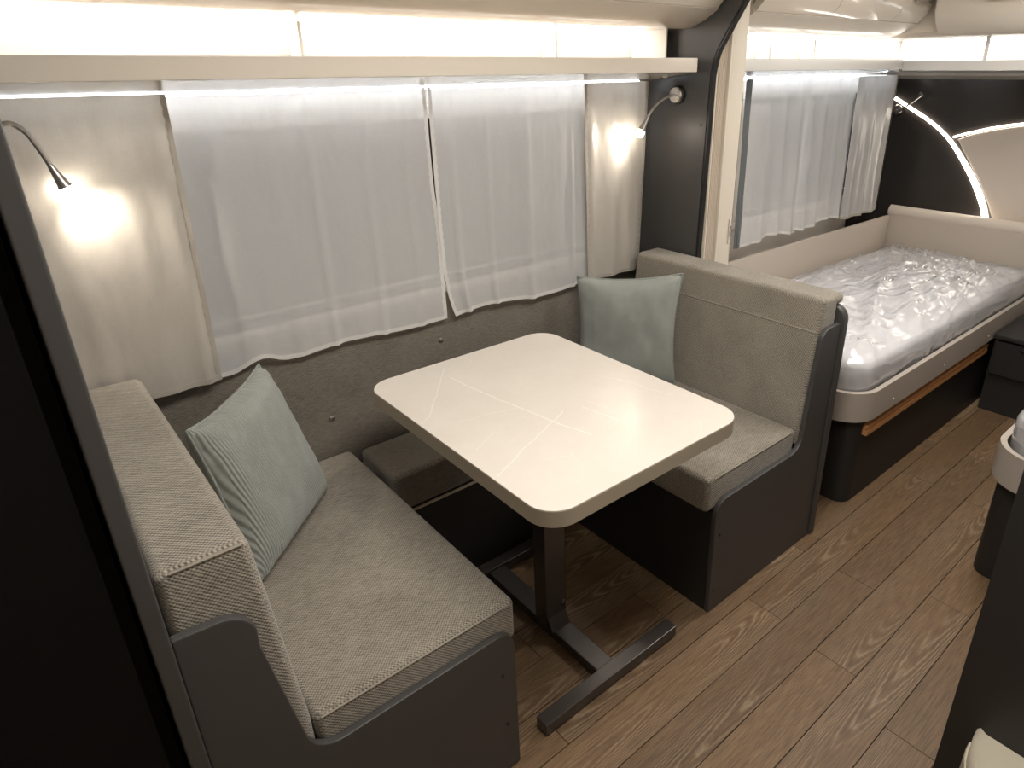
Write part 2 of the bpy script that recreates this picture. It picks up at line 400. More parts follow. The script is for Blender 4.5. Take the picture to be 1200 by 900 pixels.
# ------------------------------------------------------------------ partitions, wardrobe, folding door
p = thing('partition_panel', 'grey-brown partition wall edge beside the black wardrobe', 'partition', (-.582, -.4, 0))
MB().box(-.5965, -.5725, -.83, .098, 0, CEIL-.002).build('board', M['panel'], p, bevel=.004)
wd = thing('wardrobe', 'tall black-brown wardrobe in deep shade beside partition', 'wardrobe', (-1.04, -.4, 0))
MB().box(-1.48, -.602, -.80, .095, 0, CEIL-.004).build('body', M['wardrobe'], wd)
for a, b in ((-1.475, -1.042), (-1.036, -.618)):
    d_ = MB().box(a, b, -.82, -.801, .06, CEIL-.01).build('door', M['wardrobe'], wd, bevel=.003)
    hx = b-.03 if a < -1.2 else a+.03
    MB().tube([(hx, -.83, .95), (hx, -.845, .97), (hx, -.845, 1.09), (hx, -.83, 1.11)], .005).build('handle', M['steel'], d_)

PP = [(.098, 0), (.098, CEIL-.002), (-.47, CEIL-.002), (-.327, 1.683), (-.240, 1.548), (-.228, 1.515), (-.221, 1.470), (-.210, .89), (-.206, 0)]
p = thing('partition_panel', 'grey-brown partition wall with reading lamp, beside cream folding door', 'partition', (1.296, -.05, 0))
MB().prism(PP, 'x', 1.286, 1.304).build('board', M['panel'], p)
tr = [(1.2952, y-.004, z) for y, z in PP[2:]]
MB().band(tr, (0, -1, .0), .0195, .007).build('edge_trim', M['black'], p)
MB().lathe([(.004, 0), (.004, .0015), (.002, .002)], (1.286, -.196, 1.318), (-1, 0, 0), 12).build('screw_cap', M['black'], p)

fd = thing('folding_door', 'cream pleated folding door stacked between dinette and bed', 'folding door', (1.36, -.2, 0))
M['pleat'] = laminate('pale_wood_pleat', (.62, .53, .43), .5, .06)
MB().prism([(1.306, -.15), (1.306, -.226), (1.308, -.231), (1.313, -.231), (1.315, -.226), (1.315, -.15)], 'z', 0, CEIL-.003).build('edge_bead', M['cream'], fd, bevel=.001)
pr = [(1.3155, -.15)]
NP = 6
for i in range(NP):
    a = 1.316+i*(.042/NP); pr += [(a, -.220), (a+.0022, -.232), (a+.0048, -.232), (a+.0062, -.220)]
pr += [(1.3585, -.220), (1.3585, -.15)]
MB().prism(pr, 'z', 0, CEIL-.003).build('pleat_stack', M['pleat'], fd, smooth=20)
MB().prism([(1.359, -.15), (1.359, -.234), (1.362, -.242), (1.369, -.242), (1.3715, -.234), (1.3715, -.15)], 'z', 0, CEIL-.003).build('guide_bead', M['cream'], fd, bevel=.001)
pst = MB().prism([(1.372, -.15), (1.372, -.238), (1.402, -.247), (1.440, -.246), (1.443, -.15)], 'z', 0, CEIL-.003).build('post', M['cream'], fd, bevel=.003)
MB().box(1.420, 1.431, -.2515, -.2475, .90, .99).build('latch_plate', M['cream_gloss'], pst, bevel=.001)
MB().box(1.4225, 1.4285, -.2545, -.2516, .925, .965).build('latch', M['chrome'], pst, bevel=.001)

# ------------------------------------------------------------------ shelves and lockers
sh = thing('open_shelf', 'long cream shelf over the dinette curtains with lit open gap', 'shelf', (.34, -.05, 1.45))
MB().prism([(-.2, 1.4834), (-.2, 1.5254), (.098, 1.5254), (.098, 1.4446)], 'x', -.568, 1.245).build('board', M['cream_gloss'], sh, bevel=.002)
for x in (.06, .845): MB().box(x-.004, x+.004, .03, .097, 1.526, 1.605).build('divider', M['white_in'], sh)
MB().box(1.246, 1.252, -.06, .097, 1.5254, 1.6128).build('end_cheek', M['white_in'], sh)
MB().lathe([(.010, 0), (.010, .002), (.006, .004)], (1.205, -.1, 1.4702), (0, -.13, -1), 16).build('cover_cap', M['cream'], sh)
LEDGAP1 = MB().box(-.565, 1.24, .062, .084, 1.606, 1.612)
MB().box(-.565, 1.222, .034, .039, 1.4485, 1.4518).build('led_strip', M['led_cool'], sh, label='cool white LED strip')

LP = [(.098, 1.613), (-.10, 1.613), (-.135, 1.616), (-.185, 1.634), (-.225, 1.656), (-.238, 1.664)]
LD = [(-.240, 1.667), (-.272, 1.70), (-.292, 1.74), (-.303, 1.80), (-.306, 1.90), (-.28, 1.90), (-.262, 1.76), (-.225, 1.680)]
def locker_x(name, label, x0, x1, doors):
    L = thing(name, label, 'overhead locker', ((x0+x1)/2, -.1, 1.613))
    MB().prism(LP+[(-.222, 1.69), (-.25, 1.76), (-.265, CEIL-.003), (.098, CEIL-.003)], 'x', x0, x1).build('body', M['cream_gloss'], L)
    for a, b in doors:
        d = MB().prism(LD, 'x', a+.0015, b-.0015).build('door', M['cream_gloss'], L)
        c = (a+b)/2
        MB().prism([(-.306, 1.735), (-.316, 1.735), (-.320, 1.75), (-.316, 1.765), (-.306, 1.765)], 'x', c-.075, c+.075).build('handle', M['steel'], d, bevel=.002)
    return L
L1 = locker_x('overhead_locker', 'cream rounded overhead locker above the dinette shelf', -.568, 1.283, [(-.565, .35), (.35, 1.28)])
LEDGAP1.build('led_strip', M['led_gap'], L1, label='white LED strip')
L2 = locker_x('overhead_locker', 'cream glossy overhead locker above the curtains by bed', 1.476, 2.70, [(1.48, 1.95), (1.95, 2.44), (2.44, 2.69)])
# rear locker and shelf across the bed head (profile in x, extruded along y)
L = thing('overhead_locker', 'cream glossy overhead locker across the bed head wall', 'overhead locker', (3.0, -1.0, 1.613))
q = lambda P: [(2.60-p_[0], p_[1]) for p_ in P]
yr0, yr1 = -2.18, .095
def prism_y(P): return MB().prism(P, 'y', yr0, yr1)
RL = [(3.318, 1.613), (2.725, 1.613), (2.70, 1.625), (2.66, 1.66), (2.635, 1.70), (2.62, 1.78), (2.62, CEIL-.003), (3.318, CEIL-.003)]
MB().prism(RL, 'y', yr0, -.33).build('body', M['cream_gloss'], L)
MB().prism([(3.318, 1.6135), (2.74, 1.6135), (2.712, 1.63), (2.712, CEIL-.003), (3.318, CEIL-.003)], 'y', -.328, .095).build('corner_body', M['cream_gloss'], L)
for a, b in ((-.86, -.335), (-1.40, -.865)):
    d = MB().prism([(2.655, 1.668), (2.628, 1.71), (2.613, 1.78), (2.610, 1.90), (2.618, 1.90), (2.6195, 1.78), (2.634, 1.70), (2.658, 1.664)], 'y', a, b).build('door', M['cream_gloss'], L)
    MB().box(2.598, 2.612, (a+b)/2-.1, (a+b)/2+.06, 1.735, 1.75).build('handle', M['steel'], d, bevel=.003)

sh = thing('open_shelf', 'pale shelf over the bed curtains meeting the bed head shelf', 'shelf', (2.1, -.05, 1.45))
MB().prism([(-.2, 1.4834), (-.2, 1.5234), (.098, 1.5234), (.098, 1.4446)], 'x', 1.476, 2.70).build('board', M['pale_gloss'], sh, bevel=.002)
for x in (1.99, 2.33): MB().box(x-.006, x+.006, .03, .097, 1.524, 1.605).build('divider', M['white_in'], sh)
MB().box(1.80, 2.695, .034, .039, 1.4485, 1.4518).build('led_strip', M['led_cool'], sh, label='cool white LED strip')
sh = thing('open_shelf', 'pale deep shelf across the bed head wall over dark panel', 'shelf', (3.0, -1.0, 1.42))
MB().prism([(2.70, 1.476), (2.70, 1.516), (3.318, 1.516), (3.318, 1.446)], 'y', -2.18, -.2005).build('board', M['pale_gloss'], sh, bevel=.002)
MB().prism([(2.7015, 1.4825), (2.7015, 1.516), (3.318, 1.516), (3.318, 1.446)], 'y', -.199, .097).build('corner_board', M['pale_gloss'], sh)
MB().box(2.705, 3.06, .034, .039, 1.4485, 1.4518).build('led_strip', M['led_cool'], sh, label='cool white LED strip')
MB().box(2.82, 2.832, -.50, -.488, 1.5165, 1.612).build('divider', M['white_in'], sh)
MB().box(3.30, 3.317, -2.18, .097, 1.5165, 1.612).build('back_panel', M['white_in'], sh)
MB().box(1.48, 3.18, .062, .084, 1.606, 1.612).build('led_strip', M['led_gap'], L2, label='white LED strip')
MB().box(3.22, 3.26, -2.1, .05, 1.606, 1.612).build('led_strip', M['led_gap'], L, label='white LED strip')

# ------------------------------------------------------------------ dinette benches
def cushion(prof, ax, a, b, name, parent, bev=.016, m=None, wob=.0025, sub=3):
    o = MB().prism(prof, ax, a, b).build(name, m or M['fabric'], parent, bevel=bev, seg=4, smooth=50)
    return o
YN, YF, YB = -.790, .026, -.032
bL = thing('dinette_bench', 'grey tweed dinette bench backing onto the black wardrobe partition', 'bench', (-.28, -.38, 0), 'dinette benches')
PL = [(-.5718, .004), (.0, .004)] + [(.002, .34)] + arc(-.045, .366, .046, 0, 90, 6) + [(-.37, .409)] + arc(-.372, .469, .060, 270, 188, 7) + \
     [(-.466, .69)] + arc(-.516, .716, .052, 10, 90, 6) + [(-.5718, .772)]
MB().prism(PL, 'y', -.808, -.7915).build('end_panel', M['panel'], bL, bevel=.0035, seg=2)
MB().box(-.020, -.003, -.790, .028, .004, .357).build('front_panel', M['panel_dark'], bL)
MB().box(-.5655, -.02, -.788, .028, .34, .358).build('seat_board', M['panel_dark'], bL)
s = cushion([(-.412, .36), (.020, .36), (.020, .468), (-.412, .468)], 'y', YN, YF, 'seat_cushion', bL)
MB().tube([(-.40, YN+.001, .462), (.0, YN+.001, .462)], .0022, 6).build('seam', M['thread'], s)
bk = cushion([(-.414, .40), (-.414, .47), (-.444, .871), (-.570, .871), (-.570, .40)], 'y', YN, YB, 'back_cushion', bL)
MB().tube([(-.55, YN+.001, .866), (-.452, YN+.001, .866)], .0022, 6).build('seam', M['thread'], bk)
for x, z in ((-.035, .30), (-.030, .15)): MB().lathe([(.0045, 0), (.0045, .001), (.003, .002)], (x, -.808, z), (0, -1, 0), 12).build('screw_cap', M['black'], bL)

bR = thing('dinette_bench', 'grey tweed dinette bench backing onto the bed and folding door', 'bench', (.98, -.38, 0), 'dinette benches')
PR = [(.698, .0), (1.249, .0), (1.249, .786), (1.20, .785)] + arc(1.186, .746, .039, 90, 172, 5) + [(1.131, .60), (1.121, .455)] + arc(1.063, .452, .056, 0, -90, 7) + \
     [(.76, .395)] + arc(.745, .345, .050, 90, 178, 7)
MB().prism(PR, 'y', -.808, -.7915).build('end_panel', M['panel'], bR, bevel=.0035, seg=2)
MB().box(.700, .717, -.790, .028, .0, .352).build('front_panel', M['panel_dark'], bR)
MB().box(.717, 1.248, -.788, .028, .34, .355).build('seat_board', M['panel_dark'], bR)
BB = [(-.25, .0), (-.25, .835), (-.77, .835)] + arc(-.77, .79, .045, 90, 180, 7) + [(-.815, .0)]
MB().prism(BB, 'x', 1.251, 1.280).build('back_board', M['panel'], bR, bevel=.006, seg=3)
s = cushion([(.672, .357), (1.104, .357), (1.104, .468), (.672, .468)], 'y', YN, YF, 'seat_cushion', bR)
MB().tube([(.70, YN+.001, .462), (1.08, YN+.001, .462)], .0022, 6).build('seam', M['thread'], s)
bk = cushion([(1.108, .40), (1.108, .47), (1.168, .872), (1.248, .872), (1.2485, .40)], 'y', YN, YB, 'back_cushion', bR)
cushion([(1.222, .838), (1.222, .872), (1.282, .872), (1.282, .838)], 'y', YN, YB, 'back_roll', bk, bev=.014)
# stitched line across the back
def bx(z): return 1.108+(z-.47)*(.060/.402)
MB().tube([(bx(.775)-.0004, YN+.012, 770e-3), (bx(.775)-.0004, YB-.02, .770)], .0026, 6).build('seam', M['thread'], bk)
for x, z in ((.722, .275), (.716, .075)): MB().lathe([(.0045, 0), (.0045, .001), (.003, .002)], (x, -.808, z), (0, -1, 0), 12).build('screw_cap', M['black'], bR)

inf = thing('bench_infill', 'narrow grey cushion on dark box between benches, behind the table', 'bench', (.35, -.08, 0))
MB().box(.022, .670, -.185, .026, .0, .327).build('box', M['panel_dark'], inf)
MB().box(.022, .670, -.1925, -.1855, .326, .3315).build('trim_strip', M['brass'], inf)
cushion([(.048, .333), (.652, .333), (.652, .456), (.048, .456)], 'y', -.190, .024, 'cushion', inf, m=M['fabric_wall'])

wc = thing('upholstered_panel', 'grey woven upholstered panel on wall under the window curtains', 'back cushion', (.35, .06, .45))
MB().box(-.562, 1.246, .032, .070, .40, .862).build('panel', M['fabric_wall'], wc, bevel=.012, seg=3)
MB().box(-.562, 1.246, .0705, .0985, .40, .85).build('backing', M['panel_dark'], wc)
for u, v in ((389, 491), (517, 399)):
    d = _f+(u-PPX)/FPX*_r-(v-PPY)/FPX*_u; pt = CAM+d*((.031-CAM.y)/d.y)
    MB().lathe([(.0085, 0), (.0085, .003), (.006, .006), (.002, .007)], (pt.x, .0335, pt.z), (0, -1, 0), 16).build('snap_fastener', M['steel'], wc)

# ------------------------------------------------------------------ table
tb = thing('dining_table', 'cream stone-patterned table on dark steel pedestal between the benches', 'table', (.32, -.53, 0))
TO = rrect(.020, .621, -.913, -.156, (.065,)*4, 10)
MB().prism(TO, 'z', .7375, .7400).build('tabletop', M['stone'], tb, smooth=40)
MB().prism(rrect(.0195, .6215, -.9135, -.1555, (.0655,)*4, 10), 'z', .702, .7374).build('edge_band', M['edge'], tb, smooth=40)
MB().box(.277, .349, -.568, -.514, .036, .70).build('column', M['frame'], tb, bevel=.004)
MB().prism([(-.5685, .0365), (-.590, .0365), (-.5685, .075)], 'x', .281, .345).build('gusset', M['frame'], tb, bevel=.002)
MB().lathe([(.006, 0), (.006, .003), (.003, .004)], (.337, -.568, .105), (0, -1, 0), 14).build('bolt', M['steel'], tb)
MB().box(.288, .347, -.763, -.265, .006, .036).build('beam', M['frame'], tb, bevel=.003)
MB().box(.082, .560, -.803, -.764, .004, .040).build('foot_bar', M['frame'], tb, bevel=.003)
MB().box(.082, .560, -.264, -.226, .004, .040).build('foot_bar', M['frame'], tb, bevel=.003)
for x in (.088, .520):
    for y in (-.800, -.261): MB().box(x, x+.034, y, y+.033, 0, .0039).build('foot_pad', M['black'], tb)
MB().box(.12, .52, -.70, -.37, .690, .7018).build('mounting_plate', M['frame'], tb, bevel=.002)
MB().lathe([(.005, 0), (.005, .012), (.003, .014)], (.553, -.2642, .022), (0, -1, 0), 12).build('bolt', M['chrome'], tb)

# ------------------------------------------------------------------ pillows
def pillow(name, label, P0, P1, T0, T1, thick, m, seed):
    """P0,P1 bottom corners, T0,T1 top corners"""
    P0, P1, T0, T1 = map(Vector, (P0, P1, T0, T1)); c = (P0+P1+T0+T1)/4
    ex = ((P1-P0)+(T1-T0)).normalized(); ey = ((T0-P0)+(T1-P1)); ey = (ey-ex*ey.dot(ex)).normalized(); ez = ex.cross(ey)
    N = 34; mb = MB(); idx = {}
    def pos(u, v, side):
        a = P0.lerp(P1, u).lerp(T0.lerp(T1, u), v)
        U, V = 2*u-1, 2*v-1
        pin = .016*(1-abs(U)**2.0)*V*abs(V)**3; pin2 = .018*(1-abs(V)**2)*U*abs(U)**3
        a = a-ey*pin-ex*pin2
        e = max(0, (1-abs(U)**3.2)*(1-abs(V)**3.2))**.48
        n = noise.noise(Vector((U*1.8+seed, V*1.8, side)))*.012*e + noise.noise(Vector((U*6+seed, V*3, side*3)))*.0035*e
        # pull wrinkles towards corners
        n += .003*math.sin(14*(U+V)+seed)*max(0, abs(U*V)-.35)*2
        return a+ez*side*(thick*e*.5+n+.002)
    for side in (1, -1):
        vs = [pos(i/N, j/N, side) for j in range(N+1) for i in range(N+1)]
        mb.add(vs, [(j*(N+1)+i, j*(N+1)+i+1, (j+1)*(N+1)+i+1, (j+1)*(N+1)+i) for j in range(N) for i in range(N)])
    # object with local axes along the pillow so that ribs run up the cover
    R = Matrix((ex, ey, ez)).transposed().to_4x4(); R.translation = c; Ri = R.inverted()
    me = bpy.data.meshes.new(name); bm = bmesh.new(); bv = [bm.verts.new(Ri @ q_) for q_ in mb.v]
    for f in mb.f: bm.faces.new([bv[i] for i in f])
    bmesh.ops.remove_doubles(bm, verts=bm.verts, dist=.0045); bmesh.ops.recalc_face_normals(bm, faces=bm.faces)
    bm.to_mesh(me); bm.free(); me.shade_smooth(); me.materials.append(m)
    o = bpy.data.objects.new(name, me); COL.objects.link(o); o.matrix_world = R
    tag(o, label, 'pillow', 'scatter pillows')
    rim = [pos(i/N, 0, 0) for i in range(N)]+[pos(1, j/N, 0) for j in range(N)]+[pos(1-i/N, 1, 0) for i in range(N)]+[pos(0, 1-j/N, 0) for j in range(N+1)]
    b2 = MB().tube([Ri @ q_ for q_ in rim], .0032, 6)
    reg(o, (0, 0, 0)); b2.build('piping', m, o)
    return o
pillow('scatter_pillow', 'sage ribbed pillow leaning on bench beside the black wardrobe partition', (-.385, -.405, .474), (-.125, -.150, .476), (-.420, -.305, .835), (-.200, -.060, .835), .13, M['cord'], 1.3)
pillow('scatter_pillow', 'sage velvety pillow on bench that backs onto the bed', (.835, -.065, .474), (1.058, -.335, .474), (.868, -.035, .838), (1.100, -.310, .862), .125, M['velvet'], 4.1)

# ------------------------------------------------------------------ curtains
def curtain(name, label, x0, x1, zt, zb, y0, m, hm, folds, seed, sides=(0, 1), group=None, lean=(0, 0), zbf=None, wav=.0012, curl=0, bul=0):
    nx, nz = max(24, int((x1-x0)/.008)), 46
    zbf = zbf or (lambda s: zb)
    def P(s, t, off=0):
        z = zt+(zbf(s)-zt)*t
        x = x0+(x1-x0)*s+(lean[0]*(1-s)+lean[1]*s)*t
        x += curl*(1-s)**3*t**7+bul*s**6/(1+math.exp(-(t-.48)*22))
        amp = .25+.75*t
        y = y0
        for (c, wd, a) in folds: y -= a*amp*math.exp(-((s-c)/wd)**2)
        y -= wav*amp*math.sin(s*31+seed)+.003*noise.noise(Vector((s*9+seed, t*3, 1)))+.0015*noise.noise(Vector((s*40+seed, t*14, 5)))
        return Vector((x, y-off, z))
    mb = MB()
    mb.add([P(i/nx, j/nz) for j in range(nz+1) for i in range(nx+1)], [(j*(nx+1)+i, j*(nx+1)+i+1, (j+1)*(nx+1)+i+1, (j+1)*(nx+1)+i) for j in range(nz) for i in range(nx)])
    o = mb.build(name, m, None, smooth=180, label=label, cat='curtain', group=group)
    h = MB(); t0 = 1-.012/(zt-zb)
    h.add([P(i/nx, tt, .0015) for tt in (t0, 1.0) for i in range(nx+1)], [(i, i+1, nx+2+i, nx+1+i) for i in range(nx)])
    h.build('bottom_hem', hm, o, smooth=180)
    for sd in sides:
        h = MB(); ws = .011/(x1-x0); a, b = (0, ws) if sd == 0 else (1-ws, 1)
        vs = []
        for j in range(nz*2+1):
            tt = j/(nz*2); k = .0018*math.sin(j*1.9+seed)
            vs += [P(a, tt, .0015)+Vector((k if sd else 0, 0, 0)), P(b, tt, .0015)+Vector((0 if sd else k, 0, 0))]
        h.add(vs, [(2*j, 2*j+1, 2*j+3, 2*j+2) for j in range(nz*2)]); h.build('side_hem', hm, o, smooth=180)
    return o
ZT = 1.4550
curtain('side_curtain', 'beige satin side curtain lit by reading lamp, beside partition by wardrobe', -.560, -.258, ZT, .800, -.006, M['satin'], M['satin_hem'],
        [(.60, .16, .010), (.90, .05, .010), (.2, .2, .008)], .4, (1,), 'satin side curtains', (0, -.018))
curtain('sheer_curtain', 'white sheer curtain beside satin curtain by the wardrobe partition', -.285, .366, ZT, .800, .008, M['sheer'], M['sheer_hem'],
        [(.16, .04, .010), (.34, .03, .006), (.48, .016, .011), (.70, .016, .010), (.88, .015, .008)], 1.7, (1,), 'sheer window curtains', (0, -.006), bul=.012,
        zbf=lambda s: .800+.030*math.exp(-((s-.17)/.07)**2)-.006*math.sin(s*9))
curtain('sheer_curtain', 'white sheer curtain beside satin curtain at the folding door partition', 369e-3, .965, ZT, .800, .004, M['sheer'], M['sheer_hem'],
        [(.10, .014, .016), (.30, .014, .012), (.55, .025, .013), (.86, .014, .012)], 3.1, (0,), 'sheer window curtains', (-.002, 0), curl=.035,
        zbf=lambda s: .796+.010*math.sin(s*7))
curtain('side_curtain', 'beige satin side curtain at partition by the cream folding door', .925, 1.224, ZT, .800, -.008, M['satin'], M['satin_hem'],
        [(.10, .05, .008), (.42, .10, .014), (.80, .10, .010)], 5.2, (0, 1), 'satin side curtains', (.02, -.02))
# bed window
curtain('side_curtain', 'narrow grey satin curtain edge beside folding door at the bed', 1.785, 1.828, ZT-.002, .770, -.012, M['dark_satin'], M['dark_satin'],
        [(.5, .3, .01)], 2.2, (), None, (.01, .01))
curtain('sheer_curtain', 'white pleated sheer curtain over bed, next to the folding door', 1.83, 2.300, ZT-.002, .765, .014, M['sheer'], M['sheer_hem'],
        [(.08, .05, .018), (.35, .05, .022), (.62, .05, .02), (.85, .06, .025)], 7.7, (), 'bed sheer curtains', (0, .02), wav=.003, zbf=lambda s: .768-.010*math.sin(s*8))
curtain('sheer_curtain', 'white pleated sheer curtain over bed, beside grey satin curtain', 2.270, 2.716, ZT-.002, .770, .010, M['sheer'], M['sheer_hem'],
        [(.12, .06, .025), (.38, .05, .02), (.66, .05, .022), (.90, .05, .02)], 9.1, (), 'bed sheer curtains', (.02, .02), wav=.003, zbf=lambda s: .775-.012*math.sin(s*7))
curtain('side_curtain', 'pale grey satin curtain beside dark panel at the bed head', 2.686, 3.085, ZT-.002, .768, -.012, M['grey_satin'], M['satin_hem'],
        [(.15, .08, .018), (.45, .08, .02), (.78, .08, .022)], 11.3, (1,), None, (.02, .0), wav=.003)

# ------------------------------------------------------------------ reading lamps
def reading_lamp(label, base, nrm, path, tip, lit=True):
    base = Vector(base); nrm = Vector(nrm); tip = Vector(tip)
    L = thing('reading_lamp', label, 'lamp', base, 'gooseneck reading lamps')
    MB().lathe([(.030, .0005), (.030, .008), (.029, .009)], base, nrm).build('back_ring', M['black'], L)
    MB().lathe([(.0265, .009), (.027, .011), (.027, .019), (.024, .023), (.006, .025), (.004, .025)], base, nrm).build('base', M['chrome'], L)
    pts = smoothpath([base+nrm*.024]+[Vector(p_) for p_ in path], 6)
    MB().tube(pts, .0050, 10).build('gooseneck', M['steel'], L)
    d = (tip-pts[-1]).normalized(); n0 = pts[-1]; ln = (tip-n0).length
    h = MB().lathe([(.0045, -.004), (.006, 0), (.0075, ln*.35), (.008, ln*.38), (.0115, ln*.85), (.0125, ln*.9), (.0125, ln*.985), (.0095, ln*.985)], n0, d, 20).build('lamp_head', M['steel'], L)
    if lit:
        MB().lathe([(.0005, ln*.986), (.0115, ln*.99), (.0130, ln*1.12), (.011, ln*1.34), (.003, ln*1.41)], n0, d, 20).build('led_lens', M['led_lamp'], h)
    return L, d, n0+d*ln*1.47
l_, d_, e1 = reading_lamp('chrome gooseneck reading lamp bent over curtain from wardrobe partition', (-.5725, -.075, 1.412), (1, 0, 0),
             [(-.530, -.060, 1.413), (-.511, -.055, 1.397), (-.497, -.052, 1.36), (-.489, -.050, 1.333)], (-.476, -.050, 1.292))
l_, d_, e2 = reading_lamp('chrome gooseneck reading lamp on partition beside the folding door', (1.286, -.094, 1.411), (-1, 0, 0),
             [(1.225, -.090, 1.404), (1.190, -.077, 1.380), (1.165, -.067, 1.347)], (1.140, -.060, 1.300))
reading_lamp('small chrome gooseneck lamp in front of dark bed head panel, switched off', (3.2995, .049, 1.275), (-1, 0, 0),
             [(3.25, .040, 1.27), (3.22, .0, 1.28), (3.21, -.05, 1.318)], (3.20, -.100, 1.363), False)
def spot(loc, aim, watts, deg):
    ld = bpy.data.lights.new('lamp_light', 'SPOT'); ld.energy = watts; ld.color = (1, .90, .78); ld.spot_size = math.radians(deg); ld.spot_blend = 1.0; ld.shadow_soft_size = .006
    o = bpy.data.objects.new('lamp_light', ld); COL.objects.link(o); o.location = loc
    o.rotation_euler = Vector(aim).to_track_quat('-Z', 'Y').to_euler()
spot(e1, (.55, .45, -.9), 3.2, 130)
spot(e2, (-.75, .40, -.35), 2.6, 140)

# ------------------------------------------------------------------ beds
def bed(label, ya, yi, x0, sgn, full):
    """ya: aisle face of the rail, yi: wall side of the rail; sgn +1 when the wall lies towards +y"""
    B = thing('single_bed', label, 'bed', ((x0+3.2)/2, (ya+yi)/2, 0), 'single beds')
    lo, hi = min(ya, yi), max(ya, yi); R_ = .12
    rad = (R_, .005, .005, .01) if sgn > 0 else (.01, .005, .005, R_)
    O_ = rrect(x0, 3.20, lo, hi, rad, 12); I_ = rrect(x0+.018, 3.198, lo+.018, hi-.018, tuple(max(.003, r_-.018) for r_ in rad), 12)
    n = len(O_); vs = [(*p_, .350) for p_ in O_]+[(*p_, .462) for p_ in O_]+[(*p_, .462) for p_ in I_]+[(*p_, .40) for p_ in I_]+[(*p_, .350) for p_ in I_]
    fs = []
    for i in range(n):
        j = (i+1) % n
        for a in range(3): fs.append((a*n+i, a*n+j, (a+1)*n+j, (a+1)*n+i))
        fs.append((i, 4*n+i, 4*n+j, j)); fs.append((3*n+i, 3*n+j, 4*n+j, 4*n+i))
    MB().add(vs, fs).build('rail', M['rail'], B, smooth=40, bevel=.0025, seg=2)
    MB().prism(I_, 'z', .395, .400).build('slat_board', M['rail'], B)
    # base
    yb = ya+sgn*.025; bl, bh = min(yb, yi), max(yb, yi)
    rb = (.05, .003, .003, .003) if sgn > 0 else (.003, .003, .003, .05)
    MB().prism(rrect(x0+.05, 3.19, bl, bh, rb, 6), 'z', 0, .3495).build('base', M['panel_dark'], B, smooth=40)
    if full:
        MB().prism([(yb-.0005, .284), (yb-.0005, .326), (yb-.018, .326), (yb-.018, .312), (yb-.012, .312), (yb-.012, .304), (yb-.018, .304), (yb-.018, .284)], 'x', 1.545, 2.68).build('wood_strip', M['orange'], B)
        for x in (1.70, 2.15, 2.62): MB().lathe([(.005, 0), (.005, .0012), (.003, .002)], (x, ya, .384), (0, -sgn, 0), 12).build('screw_cap', M['white_in'], B)
    # upstands: wall side board and padded headboard
    if full:
        MB().box(x0+.02, 3.19, yi+.001, yi+.022, .36, .728).build('wall_board', M['rail_in'], B, bevel=.004)
        MB().box(3.201, 3.27, lo, hi+.02, .36, .735).build('headboard', M['rail_in'], B, bevel=.006)
        MB().tube([(3.228, lo, .750), (3.228, hi+.02, .750)], .032, 16).build('headboard_roll', M['beige_pad'], B)
    return B
